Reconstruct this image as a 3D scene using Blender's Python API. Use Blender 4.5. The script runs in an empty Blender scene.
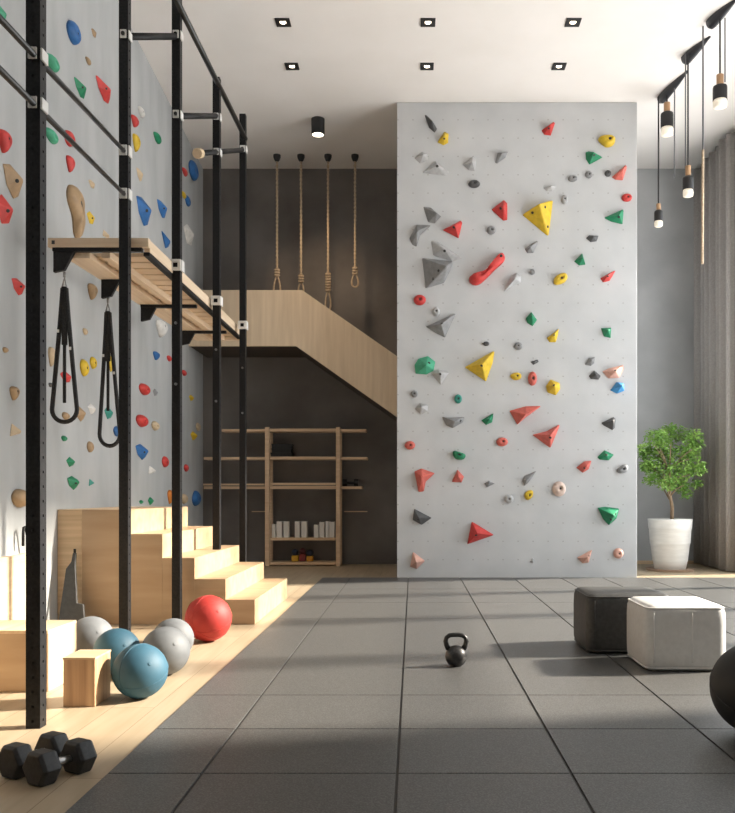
import bpy, bmesh, math, random
from mathutils import Vector, Matrix
random.seed(7)
scene = bpy.context.scene
COL = scene.collection

# ------------------------------------------------------------------ camera, world, sun, exposure
F, CX, CY, EYE = 850.0, 413.0, 495.0, 1.2
cam_d = bpy.data.cameras.new('camera'); cam = bpy.data.objects.new('camera', cam_d); COL.objects.link(cam)
cam.location = (0, 0, EYE); cam.rotation_euler = (math.pi/2, 0, 0)
cam_d.sensor_fit = 'HORIZONTAL'; cam_d.sensor_width = 36; cam_d.lens = F*36/735
cam_d.shift_x = (367.5-CX)/735; cam_d.shift_y = (CY-406.5)/735
cam_d.clip_start = 0.05
scene.camera = cam
w = bpy.data.worlds.new('sky'); scene.world = w; w.use_nodes = True
bg = w.node_tree.nodes['Background']; bg.inputs[1].default_value = 3.3
_n = w.node_tree.nodes; _tc = _n.new('ShaderNodeTexCoord'); _sp = _n.new('ShaderNodeSeparateXYZ'); _cr = _n.new('ShaderNodeMapRange')
w.node_tree.links.new(_tc.outputs['Generated'], _sp.inputs[0]); w.node_tree.links.new(_sp.outputs['Z'], _cr.inputs['Value'])
_cr.inputs['From Min'].default_value = -.03; _cr.inputs['From Max'].default_value = .03
_mx = _n.new('ShaderNodeMix'); _mx.data_type = 'RGBA'; w.node_tree.links.new(_cr.outputs[0], _mx.inputs[0])
_mx.inputs[6].default_value = (1.5, 1.48, 1.45, 1); _mx.inputs[7].default_value = (.92, .97, 1.0, 1)      # lower half added bright to light the ceiling, sky above the horizon
w.node_tree.links.new(_mx.outputs[2], bg.inputs[0])
sd = bpy.data.lights.new('sun', 'SUN'); sd.energy = 14.0; sd.angle = math.radians(4); sd.color = (1.0, 0.90, 0.76)
sun = bpy.data.objects.new('sun', sd); COL.objects.link(sun)
sun.rotation_euler = Vector((-1, -0.2, -0.60)).to_track_quat('-Z', 'Y').to_euler()
vs = scene.view_settings
vs.view_transform = 'Standard'; vs.look = 'None'; vs.gamma = 1; vs.use_curve_mapping = False; vs.exposure = 0.2

CEIL, BACK, PANEL_D = 6.88, 14.8, 12.29
def P(px, py, d): return Vector(((px-CX)*d/F, d, EYE-(py-CY)*d/F))
def WX(d): return -3.395-.0517*(d-9.75)           # the left wall runs slightly askew
def wall_hit(px, py):
    k = (px-CX)/F
    d = (-3.395+.0517*9.75)/(k+.0517)
    return P(px, py, d)

# ------------------------------------------------------------------ materials
def mat(name, col, rough=.6, metal=0, spec=.5, emit=None, est=1.0):
    m = bpy.data.materials.new(name); m.use_nodes = True
    b = m.node_tree.nodes['Principled BSDF']
    b.inputs['Base Color'].default_value = (*col, 1); b.inputs['Roughness'].default_value = rough
    b.inputs['Metallic'].default_value = metal; b.inputs['Specular IOR Level'].default_value = spec
    if emit: b.inputs['Emission Color'].default_value = (*emit, 1); b.inputs['Emission Strength'].default_value = est
    return m
def noise_mat(name, c1, c2, scale=(1,1,1), nscale=4, detail=6, rough=.7, bump=0.0, metal=0, spec=.5, lo=.35, hi=.65, rot=(0,0,0), bscale=None):
    m = mat(name, c1, rough, metal, spec); nt = m.node_tree; n = nt.nodes; l = nt.links
    b = n['Principled BSDF']
    tc = n.new('ShaderNodeTexCoord'); mp = n.new('ShaderNodeMapping'); mp.inputs['Scale'].default_value = scale; mp.inputs['Rotation'].default_value = rot
    l.new(tc.outputs['Object'], mp.inputs['Vector'])
    nz = n.new('ShaderNodeTexNoise'); nz.inputs['Scale'].default_value = nscale; nz.inputs['Detail'].default_value = detail
    l.new(mp.outputs[0], nz.inputs['Vector'])
    r = n.new('ShaderNodeValToRGB'); r.color_ramp.elements[0].position = lo; r.color_ramp.elements[1].position = hi
    r.color_ramp.elements[0].color = (*c1, 1); r.color_ramp.elements[1].color = (*c2, 1)
    l.new(nz.outputs['Fac'], r.inputs['Fac']); l.new(r.outputs['Color'], b.inputs['Base Color'])
    if bump:
        bp = n.new('ShaderNodeBump'); bp.inputs['Strength'].default_value = bump; bp.inputs['Distance'].default_value = .01
        src = nz
        if bscale:
            src = n.new('ShaderNodeTexNoise'); src.inputs['Scale'].default_value = bscale; src.inputs['Detail'].default_value = 3
            l.new(tc.outputs['Object'], src.inputs['Vector'])
        l.new(src.outputs['Fac'], bp.inputs['Height']); l.new(bp.outputs['Normal'], b.inputs['Normal'])
    return m
def wood(name, c1, c2, axis='x', rough=.5, fine=30):
    s = {'x': (1.2, fine, fine), 'y': (fine, 1.2, fine), 'z': (fine, fine, 1.2)}[axis]
    return noise_mat(name, c1, c2, s, 1.0, 4, rough, .05, lo=.3, hi=.7)

M = {}
M['plaster'] = noise_mat('white plaster', (.83,.80,.765), (.86,.83,.80), nscale=1.5, rough=.9)
M['concrete'] = noise_mat('light concrete', (.36,.375,.38), (.47,.485,.49), (1,1,.35), 2.2, 8, .85, .15, lo=.3, hi=.72, bscale=14)
M['dark_plaster'] = noise_mat('dark plaster', (.125,.114,.106), (.195,.18,.17), nscale=1.3, detail=8, rough=.8, bump=.1, lo=.3, hi=.7)
M['lit_plaster'] = noise_mat('lit back plaster', (.36,.37,.375), (.46,.47,.475), nscale=1.3, detail=8, rough=.8, bump=.1, lo=.3, hi=.7)  # same finish as the dark back wall, brighter daylight put into its colour
M['floor_wood'] = wood('oak floor', (.38,.30,.20), (.47,.38,.27), 'y', .42, 14)
def plank_lines(m, length, width, dark):
    nt = m.node_tree; n = nt.nodes; l = nt.links; b = n['Principled BSDF']; old = b.inputs['Base Color'].links[0].from_socket
    tc = n.new('ShaderNodeTexCoord'); mp = n.new('ShaderNodeMapping'); mp.inputs['Rotation'].default_value = (0, 0, math.pi/2); l.new(tc.outputs['Object'], mp.inputs['Vector'])
    bk = n.new('ShaderNodeTexBrick'); bk.inputs['Scale'].default_value = 1; bk.inputs['Brick Width'].default_value = length; bk.inputs['Row Height'].default_value = width
    bk.inputs['Mortar Size'].default_value = .0022; bk.inputs['Mortar Smooth'].default_value = .3; bk.inputs['Color1'].default_value = (1,1,1,1); bk.inputs['Color2'].default_value = (.9,.89,.87,1); bk.inputs['Mortar'].default_value = (*dark, 1)
    l.new(mp.outputs[0], bk.inputs['Vector']); mx = n.new('ShaderNodeMix'); mx.data_type = 'RGBA'; mx.blend_type = 'MULTIPLY'; mx.inputs[0].default_value = 1
    l.new(old, mx.inputs[6]); l.new(bk.outputs['Color'], mx.inputs[7]); l.new(mx.outputs[2], b.inputs['Base Color'])
plank_lines(M['floor_wood'], 2.4, .243, (.45,.40,.34))
M['rubber'] = noise_mat('rubber mat', (.068,.068,.067), (.140,.139,.136), nscale=140, detail=2, rough=.42, bump=.12, lo=.42, hi=.68)
M['pale_x'] = wood('pale birch x', (.52,.375,.225), (.66,.49,.315), 'x')
M['pale_y'] = wood('pale birch y', (.58,.435,.275), (.72,.56,.375), 'y')
M['pale_z'] = wood('pale birch z', (.58,.465,.33), (.68,.56,.41), 'z', fine=16)
M['step'] = wood('stair birch', (.40,.27,.16), (.49,.355,.225), 'x', .5, 9)
M['lit_ladder_x'] = wood('lit ladder wood x', (.66,.50,.34), (.78,.63,.46), 'x')  # pale wood lightened: light thrown up by the sunny floor put into the colour
M['lit_ladder_y'] = wood('lit ladder wood y', (.66,.50,.34), (.78,.63,.46), 'y')
M['stripe'] = wood('striped beech', (.33,.19,.105), (.56,.37,.22), 'z', .5, 26)
M['shelf'] = wood('shelf wood', (.62,.44,.28), (.74,.55,.37), 'x')
M['black'] = noise_mat('black steel', (.007,.007,.008), (.016,.016,.017), nscale=60, rough=.5, spec=.25)
M['bar'] = mat('dark bar steel', (.045,.045,.045), .32, .6)
M['white_clamp'] = mat('pale clamp', (.72,.71,.69), .4)
M['bolt'] = mat('steel bolt', (.35,.35,.35), .35, .9)
M['dark_hole'] = mat('dark bolt', (.03,.028,.026), .5)
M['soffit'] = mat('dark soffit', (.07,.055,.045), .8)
M['strap'] = noise_mat('black webbing', (.012,.012,.013), (.03,.03,.03), nscale=90, rough=.8)
M['rope'] = noise_mat('hemp rope', (.42,.32,.215), (.60,.48,.35), (1,1,.6), 60, 2, .9, .4)
M['white_fab'] = noise_mat('white leather', (.56,.565,.56), (.61,.615,.61), nscale=30, rough=.55, bump=.05)
M['dark_fab'] = noise_mat('charcoal leather', (.040,.040,.039), (.058,.058,.056), nscale=30, rough=.6, bump=.05)
M['piping_w'] = mat('pale piping', (.66,.66,.65), .5)
M['iron'] = noise_mat('cast iron', (.012,.012,.013), (.03,.03,.03), nscale=80, rough=.38, bump=.08)
M['hexrub'] = noise_mat('hex rubber', (.012,.013,.015), (.025,.026,.028), nscale=60, rough=.55)
M['chrome'] = mat('brushed chrome', (.55,.56,.58), .3, 1.0)
M['pot'] = noise_mat('white glazed pot', (.66,.65,.62), (.74,.73,.70), (1,1,6), 3, 3, .35)
M['soil'] = noise_mat('soil', (.03,.02,.014), (.06,.045,.03), nscale=40, rough=.95)
M['trunk'] = noise_mat('bark', (.22,.15,.09), (.34,.24,.15), (1,1,.3), 30, 4, .9)
M['leaf'] = noise_mat('leaves', (.11,.25,.035), (.27,.44,.09), nscale=7, rough=.5)
M['saucer'] = mat('terracotta saucer', (.35,.24,.17), .7)
M['curtain'] = noise_mat('grey curtain', (.32,.30,.285), (.38,.36,.345), nscale=40, rough=.9)
M['frame'] = mat('window frame', (.05,.05,.05), .5)
M['lamp_black'] = mat('matt black lamp', (.012,.012,.013), .5)
M['canopy'] = mat('dark pewter canopy', (.04,.042,.05), .4, .3)
M['glow'] = mat('warm lens', (.9,.85,.75), .4, emit=(1, .86, .64), est=5)
M['bulb'] = mat('frosted bulb', (.85,.8,.7), .3, emit=(1, .88, .68), est=.3)
M['collar'] = mat('wood collar', (.42,.25,.13), .5)
M['cord'] = mat('grey cord', (.13,.13,.14), .7)
M['cord_black'] = mat('black cord', (.02,.02,.022), .7)
M['book'] = mat('cream book', (.76,.74,.70), .7)
M['page'] = mat('paper edge', (.68,.65,.58), .8)
M['darkbox'] = mat('charcoal box', (.014,.014,.016), .7)
def ball_mat(name, c): return noise_mat(name, c, tuple(min(1, v*1.12) for v in c), nscale=18, rough=.62, bump=.03)
M['ball_blue'] = ball_mat('blue rubber', (.028,.095,.145)); M['ball_grey'] = ball_mat('grey rubber', (.145,.155,.165))
M['ball_red'] = ball_mat('red rubber', (.36,.022,.017)); M['ball_black'] = ball_mat('black rubber', (.018,.018,.018))

# climbing panel: concrete with a grid of threaded holes
def panel_material():
    m = noise_mat('climbing panel', (.48,.495,.505), (.56,.57,.578), nscale=2.0, detail=8, rough=.85, bump=.12, lo=.3, hi=.75, bscale=60)
    nt = m.node_tree; n = nt.nodes; l = nt.links; b = n['Principled BSDF']
    old = b.inputs['Base Color'].links[0].from_socket
    tc = n.new('ShaderNodeTexCoord'); sp = n.new('ShaderNodeSeparateXYZ'); l.new(tc.outputs['Object'], sp.inputs[0])
    def cell(sock, step):
        a = n.new('ShaderNodeMath'); a.operation = 'WRAP'; a.inputs[1].default_value = step/2; a.inputs[2].default_value = -step/2
        l.new(sock, a.inputs[0])
        q = n.new('ShaderNodeMath'); q.operation = 'MULTIPLY'; l.new(a.outputs[0], q.inputs[0]); l.new(a.outputs[0], q.inputs[1]); return q
    qa, qb = cell(sp.outputs['X'], .217), cell(sp.outputs['Z'], .265)
    s = n.new('ShaderNodeMath'); s.operation = 'ADD'; l.new(qa.outputs[0], s.inputs[0]); l.new(qb.outputs[0], s.inputs[1])
    c = n.new('ShaderNodeMath'); c.operation = 'LESS_THAN'; c.inputs[1].default_value = .010**2; l.new(s.outputs[0], c.inputs[0])
    mx = n.new('ShaderNodeMix'); mx.data_type = 'RGBA'
    l.new(c.outputs[0], mx.inputs[0]); l.new(old, mx.inputs[6]); mx.inputs[7].default_value = (.36,.36,.36,1)
    l.new(mx.outputs[2], b.inputs['Base Color'])
    return m
M['panel'] = panel_material()

HC = {'red': (.56,.045,.04), 'salmon': (.60,.13,.10), 'pink': (.70,.40,.32), 'palepink': (.72,.56,.48), 'yellow': (.66,.45,.025), 'green': (.012,.22,.10),  # salmon: red paled, strong light on the holds put into the colour
      'mint': (.06,.36,.21), 'blue': (.025,.13,.36), 'skyblue': (.05,.28,.60), 'grey': (.24,.245,.25), 'dark': (.085,.087,.09), 'pale': (.42,.425,.43),
      'tan': (.38,.26,.145), 'white': (.66,.65,.62), 'orange': (.60,.20,.03), 'teal': (.03,.25,.20), 'ltan': (.55,.43,.28)}
HM = {k: noise_mat('hold '+k, tuple(v*.9 for v in c), tuple(min(1, v*1.08) for v in c), nscale=20, rough=.55, bump=.12, bscale=55) if False else
         noise_mat('hold '+k, tuple(v*.88 for v in c), tuple(min(1, v*1.1) for v in c), nscale=16, rough=.58, bump=.1) for k, c in HC.items()}

# ------------------------------------------------------------------ mesh helpers
def link(name, bm, m, parent=None, smooth=False, loc=None, bevel=0, sub=0, mats=None):
    me = bpy.data.meshes.new(name); bmesh.ops.recalc_face_normals(bm, faces=bm.faces[:]); bm.to_mesh(me); bm.free()
    for mm in (mats or [m]): me.materials.append(mm)
    if smooth:
        for p in me.polygons: p.use_smooth = True
    o = bpy.data.objects.new(name, me); COL.objects.link(o)
    if loc is not None: o.location = loc
    if parent: o.parent = parent
    if bevel:
        b = o.modifiers.new('bevel', 'BEVEL'); b.width = bevel; b.segments = 2; b.limit_method = 'ANGLE'
    if sub:
        s = o.modifiers.new('sub', 'SUBSURF'); s.levels = sub; s.render_levels = sub
    return o
def tag(o, label, cat, group=None):
    o['label'] = label; o['category'] = cat
    if group: o['group'] = group
    return o
def thing(name, label, cat, loc=(0,0,0), rz=0, group=None):
    o = bpy.data.objects.new(name, None); COL.objects.link(o); o.location = loc; o.rotation_euler = (0,0,rz); o.empty_display_size = .1
    return tag(o, label, cat, group)
def struct(o): o['kind'] = 'structure'; return o
def box(bm, x0, x1, y0, y1, z0, z1, mi=0):
    vsx = [bm.verts.new((x, y, z)) for x in (x0, x1) for y in (y0, y1) for z in (z0, z1)]
    for f in ((0,1,3,2),(4,6,7,5),(0,4,5,1),(2,3,7,6),(0,2,6,4),(1,5,7,3)):
        fc = bm.faces.new([vsx[i] for i in f]); fc.material_index = mi
    return vsx
def prism(bm, pts, vec):
    a = [bm.verts.new(p) for p in pts]; b = [bm.verts.new(Vector(p)+Vector(vec)) for p in pts]
    bm.faces.new(a); bm.faces.new(b[::-1]); n = len(a)
    for i in range(n): bm.faces.new([a[i], a[(i+1)%n], b[(i+1)%n], b[i]])
def B(): return bmesh.new()
def boxo(name, m, parent, *a, bevel=0):
    bm = B(); box(bm, *a); return link(name, bm, m, parent, bevel=bevel)
def tube(bm, pts, r, seg=8, closed=False, caps=True, flat=None):
    pts = [Vector(p) for p in pts]; n = len(pts); rings = []; up = None
    for i, p in enumerate(pts):
        if closed: t = pts[(i+1)%n]-pts[i-1]
        else: t = pts[min(i+1, n-1)]-pts[max(i-1, 0)]
        t.normalize()
        if up is None:
            up = t.cross(Vector((0,1,0)))
            if up.length < .01: up = t.cross(Vector((1,0,0)))
        up = (up-t*up.dot(t)).normalized(); s = t.cross(up)
        ra, rb = (r[i], r[i]) if isinstance(r, (list, tuple)) else (r, r)
        if flat: ra, rb = flat
        rings.append([bm.verts.new(p+up*math.cos(2*math.pi*k/seg)*ra+s*math.sin(2*math.pi*k/seg)*rb) for k in range(seg)])
    for i in range(n if closed else n-1):
        a, b = rings[i], rings[(i+1)%n]
        for k in range(seg): bm.faces.new([a[k], a[(k+1)%seg], b[(k+1)%seg], b[k]])
    if caps and not closed: bm.faces.new(rings[0][::-1]); bm.faces.new(rings[-1])
def lathe(bm, prof, c=(0,0,0), seg=32, cap0=True, cap1=True):
    rings = [[bm.verts.new((c[0]+r*math.cos(2*math.pi*k/seg), c[1]+r*math.sin(2*math.pi*k/seg), c[2]+z)) for k in range(seg)] for r, z in prof]
    for a, b in zip(rings, rings[1:]):
        for k in range(seg): bm.faces.new([a[k], a[(k+1)%seg], b[(k+1)%seg], b[k]])
    if cap0: bm.faces.new(rings[0][::-1])
    if cap1: bm.faces.new(rings[-1])
def sphere(bm, r, c, seg=40, rings=24):
    bmesh.ops.create_uvsphere(bm, u_segments=seg, v_segments=rings, radius=r, matrix=Matrix.Translation(c))

# ------------------------------------------------------------------ room shell
bm = B(); box(bm, -3.9, 5.4, -1.0, BACK+.2, -.1, 0); struct(link('floor', bm, M['floor_wood']))
bm = B(); box(bm, -3.9, 5.4, -1.0, BACK+.2, CEIL, CEIL+.15); struct(link('ceiling', bm, M['plaster']))
bm = B(); prism(bm, [(WX(-1),-1,0),(WX(BACK),BACK,0),(WX(BACK)-.25,BACK,0),(WX(-1)-.25,-1,0)], (0,0,CEIL)); struct(link('wall_left', bm, M['concrete']))
bm = B(); box(bm, -3.9, .9, BACK, BACK+.2, 0, CEIL); struct(link('wall_back', bm, M['dark_plaster']))
bm = B(); box(bm, .9, 5.4, BACK, BACK+.2, 0, CEIL); struct(link('wall_niche', bm, M['lit_plaster']))
RW = 5.12
WIN0, WIN1 = 5.3, 13.05
bm = B(); box(bm, RW, RW+.25, -1.0, WIN0, 0, CEIL); box(bm, RW, RW+.25, WIN1, BACK, 0, CEIL)
box(bm, RW, RW+.25, WIN0, WIN1, 6.0, CEIL); box(bm, RW, RW+.25, WIN0, WIN1, 0, .08)
struct(link('wall_right', bm, M['plaster']))
bm = B(); box(bm, -3.9, RW+.25, -1.2, -1.0, 0, CEIL); struct(link('wall_rear', bm, M['plaster']))  # unseen wall behind the camera, added to keep light to the right side
nb = 4
for i in range(nb):
    a = WIN0+(WIN1-WIN0)*i/nb; b = WIN0+(WIN1-WIN0)*(i+1)/nb
    bm = B(); x0, x1 = RW+.06, RW+.14
    box(bm, x0, x1, a, a+.09, .08, 6.0); box(bm, x0, x1, b-.09, b, .08, 6.0)
    box(bm, x0, x1, a+.09, b-.09, .08, .16); box(bm, x0, x1, a+.09, b-.09, 5.92, 6.0); box(bm, x0, x1, a+.09, b-.09, 3.0, 3.07)
    struct(link('window_%d' % (i+1), bm, M['frame']))
# low timber lining along the foot of the left wall
bm = B(); e = .05
prism(bm, [(WX(3)+.001,3,0),(WX(7.12)+.001,7.12,0),(WX(7.12)+e,7.12,0),(WX(3)+e,3,0)], (0,0,.714)); struct(link('trim_1', bm, M['pale_y']))
# thin baseboard of the niche
bm = B(); box(bm, 3.3, RW, BACK-.03, BACK, 0, .06); struct(link('baseboard_niche', bm, M['pale_x']))

# climbing panel block (free-standing thick slab against the back wall)
PX0, PX1 = (397-CX)*PANEL_D/F, (637-CX)*PANEL_D/F
bm = B(); box(bm, PX0, PX1, 0, BACK-PANEL_D-.002, 0, CEIL-.002)
pan = link('climbing_wall_block', bm, M['panel'], loc=(0, PANEL_D, 0), bevel=.006)
tag(pan, 'tall pale grey climbing wall block dotted with small bolt holes, reaching the ceiling', 'climbing wall')

# rubber tile floor
xs = [-1.31,-.90,-.068,.675,1.44,2.12,2.72,3.34,4.04,4.85]
ds = [0.6,1.25,1.9,2.5,3.05,3.63,4.32,5.05,8.16,9.4,10.75,12.25]
bm = B(); g = .004
for a, b in zip(xs, xs[1:]):
    for c, d in zip(ds, ds[1:]): box(bm, a+.0065, b-.0065, c+g, d-g, .001, .012)
box(bm, xs[0]+.01, xs[-1]-.01, ds[0]+g, ds[-1]-g, .0004, .003, 1)
tag(link('rubber_tile_floor', bm, None, bevel=.003, mats=[M['rubber'], M['dark_hole']]), 'dark grey rubber gym floor of large square tiles with thin seams', 'gym floor')

# ------------------------------------------------------------------ wooden stairs
X = [-1.467,-1.738,-2.025,-2.323,-2.624,-3.07]; Z = [.229,.421,.616,.838,1.065]
S0, S1 = 7.88, 9.9
st = thing('wooden_stairs', 'pale wooden block stairs of five steps rising to the left concrete wall', 'stairs', (X[2], S0, 0))
def rel(o, parent):
    o.parent = parent; o.matrix_parent_inverse = Matrix.Translation(parent.location).inverted() if parent.rotation_euler.z == 0 else parent.matrix_basis.inverted(); return o
for i in range(5):
    bm = B(); box(bm, X[i+1], X[i], S0, S1, 0, Z[i]); rel(link('step', bm, M['step'], bevel=.002), st)
bm = B(); prism(bm, [(X[5],S0,0),(X[5],S1,0),(WX(S1)+.002,S1,0),(WX(S0)+.002,S0,0)], (0,0,Z[4])); rel(link('landing', bm, M['pale_x'], bevel=.002), st)

# ------------------------------------------------------------------ black training rig
rig = thing('training_rig', 'tall black perforated steel training rig with round bars by the left wall', 'training rig', (-2.2, 7.7, 0))
PW = .074
def post(name, x, d, z0, z1, wdt=PW):
    """square tube with a row of real holes down every face"""
    bm = B(); h = wdt/2; step = .075; hr = .0065; n = int((z1-z0)/step)
    for q in range(4):
        ca, sa = math.cos(q*math.pi/2), math.sin(q*math.pi/2)
        def v(u, z): return bm.verts.new((x+u*ca+h*sa, d+u*sa-h*ca, z))
        for k in range(n):
            a = z0+(z1-z0)*k/n; b = z0+(z1-z0)*(k+1)/n; c = (a+b)/2
            o = [v(-h,a), v(h,a), v(h,b), v(-h,b)]; i = [v(-hr,c-hr), v(hr,c-hr), v(hr,c+hr), v(-hr,c+hr)]
            for e in range(4): bm.faces.new([o[e], o[(e+1)%4], i[(e+1)%4], i[e]])
    bmesh.ops.remove_doubles(bm, verts=bm.verts[:], dist=1e-4)
    bm.faces.new([bm.verts.new((x+s*h, d+t*h, z1)) for s, t in ((-1,-1),(1,-1),(1,1),(-1,1))])
    o = rel(link(name, bm, M['black']), rig)
    return o
p1 = (-1.951, 4.4); p2 = (-2.338, 6.9); p3 = (-2.138, 7.7); p4 = (-2.10, 9.1); p5 = (-2.08, 10.4)
p0 = tuple(a+(a-b)*.42 for a, b in zip(p1, p2))
beam_z = 5.56
post('post', *p0, 0, 5.2); post('post', *p1, 0, 5.2); post('post', *p2, 0, CEIL-.6); post('post', *p3, 0, CEIL-.6); post('post', *p4, Z[2]+.001, 5.66); post('post', *p5, 0, 5.85)
def bar(name, a, b, r=.016, m='bar'):
    bm = B(); tube(bm, [a, b], r, 12); return rel(link(name, bm, M[m], smooth=True), rig)
def clamp(x, d, z, s=.062):
    bm = B(); h = PW/2; t = .012
    # a white U-plate round the post: a square ring on the front and a plate on the right
    y = d-h-t
    for a in ((-s,-s*.45,-s,s),(s*.45,s,-s,s),(-s*.45,s*.45,-s,-s*.45),(-s*.45,s*.45,s*.45,s)): box(bm, x+a[0]*.75, x+a[1]*.75, y, d-h, z+a[2], z+a[3])
    box(bm, x+h, x+h+t, d-h, d+h, z-s, z+s)
    c = rel(link('clamp', bm, M['white_clamp'], bevel=.003), rig)
    bm = B(); lathe(bm, [(.016,0),(.016,.02)], seg=10); bmesh.ops.rotate(bm, verts=bm.verts[:], matrix=Matrix.Rotation(math.pi/2, 3, 'X')); bmesh.ops.translate(bm, verts=bm.verts[:], vec=(x, d-h, z))
    bo = link('bolt', bm, M['dark_hole']); bo.parent = c; 
    return c
def onrail(za, zb, t): return Vector((p1[0]+(p2[0]-p1[0])*t, p1[1]+(p2[1]-p1[1])*t, za+(zb-za)*t))
for za, zb in ((3.467,3.984),(3.214,3.635)):
    bar('long_bar', onrail(za,zb,-.42), onrail(za,zb,1)); clamp(*p1, za, .03); clamp(*p2, zb, .042)
def pz(p, py): return EYE+(495-py)*p[1]/F
bar('brace_bar', (*p2, pz(p2, 36.5)), (*p3, pz(p3, 36.5)), .028, 'black'); clamp(*p2, pz(p2, 36.5), .034); clamp(*p3, pz(p3, 36.5), .036)
# top beam along post three, four, five
bar('long_bar', (p3[0]+.05, p3[1]-.4, beam_z), (p5[0]+.03, p5[1], beam_z), .028)
bar('brace_bar', (*p3, pz(p3, 116)), (*p4, pz(p4, 116)), .028, 'black'); clamp(*p3, pz(p3, 116), .036); clamp(*p4, pz(p4, 118), .036)
e5, e4 = Vector((*p5, pz(p5, 150))), Vector((*p4, pz(p4, 152))); tip = e4+(e4-e5)*.52
bar('brace_bar', tip, e5, .028, 'black'); clamp(*p5, pz(p5, 150), .04); clamp(*p4, pz(p4, 153), .036)
bm = B(); tube(bm, [tip+(tip-e4)*.16, tip], .05, 12); rel(link('end_cap', bm, M['pale_y'], bevel=.004), rig)
for (x, d) in (p3, p4, p5):
    for z in (2.2, 2.75):
        bm = B(); lathe(bm, [(.013,0),(.013,.012)], seg=10); bmesh.ops.rotate(bm, verts=bm.verts[:], matrix=Matrix.Rotation(math.pi/2, 3, 'X')); bmesh.ops.translate(bm, verts=bm.verts[:], vec=(x, d-PW/2, z)); rel(link('bolt', bm, M['bolt']), rig)

# ------------------------------------------------------------------ wooden overhead ladder
ZT = 3.30
lad = thing('overhead_ladder', 'slatted pale wooden ladder platform held level high between the wall and the black posts', 'platform', (-2.5, 7.0, 3.2))
def LX(d): return -2.86+.03*(d-7.0)      # left edge
RXc = -2.19                                # right beam, just inside the posts
def beam(name, a, b, wd, z0, z1, m):
    bm = B(); prism(bm, [(a[0]-wd/2,a[1],z0),(b[0]-wd/2,b[1],z0),(b[0]+wd/2,b[1],z0),(a[0]+wd/2,a[1],z0)], (0,0,z1-z0)); return rel(link(name, bm, m, bevel=.004), lad)
D0, D1 = 7.0, 10.75
bm = B(); box(bm, -2.985, RXc+.03, D0-.06, D0, ZT-.075, ZT); fb = rel(link('front_board', bm, M['lit_ladder_x'], bevel=.004), lad)
bm = B(); box(bm, -2.95, -2.925, D0-.062, D0-.05, ZT-.052, ZT-.022); bo = rel(link('bolt', bm, M['dark_hole']), lad)
beam('side_beam', (RXc,D0), (RXc,D1), .05, ZT-.10, ZT, M['lit_ladder_y'])
beam('side_beam', (LX(D0)+.10,D0), (LX(D1)+.10,D1), .20, ZT-.15, ZT-.10, M['lit_ladder_y'])
beam('inner_beam', (LX(D0)+.33,D0), (LX(D1)+.33,D1), .07, ZT-.15, ZT-.09, M['lit_ladder_y'])
bm = B(); box(bm, LX(D1), RXc+.02, D1, D1+.05, ZT-.14, ZT); rel(link('back_board', bm, M['lit_ladder_x'], bevel=.004), lad)
d = D0+.16
while d < D1-.05:
    bm = B(); box(bm, LX(d)+.02, RXc-.026, d, d+.15, ZT-.095, ZT-.06); rel(link('slat', bm, M['lit_ladder_x'], bevel=.004), lad); d += .2
# black angle irons below
bm = B(); box(bm, -2.95, RXc-.03, D0-.05, D0-.002, ZT-.105, ZT-.076); rel(link('angle_iron', bm, M['black']), lad)
bm = B(); box(bm, RXc-.03, RXc+.02, D0+.001, D1, ZT-.13, ZT-.101); rel(link('angle_iron', bm, M['black']), lad)
for i, d in enumerate((6.975, 7.7, 8.72, 10.1)):
    if i > 1: bm = B(); box(bm, LX(d)+.02, RXc-.03, d-.025, d+.025, ZT-.18, ZT-.151); rel(link('cross_iron', bm, M['black']), lad)
    x0 = LX(d)+.02 if i else -2.945; zt = ZT-(.151 if i else .106)
    bm = B(); prism(bm, [(x0,d-.02,zt),(x0+.17,d-.02,zt),(x0+.09,d-.02,zt-.15),(x0,d-.02,zt-.17)], (0,.04,0)); rel(link('gusset', bm, M['black'], bevel=.003), lad)
for (x, d) in (p3, p4, p5):
    bm = B()
    for a in ((-.05,-.022,-.05,.05),(.022,.05,-.05,.05),(-.022,.022,-.05,-.022),(-.022,.022,.022,.05)): box(bm, x+a[0], x+a[1], d-.068, d-.046, ZT-.03+a[2], ZT-.03+a[3])
    box(bm, x+.046, x+.058, d-.046, d+.04, ZT-.08, ZT+.02)
    rel(link('clamp', bm, M['white_clamp'], bevel=.003), lad)

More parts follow.
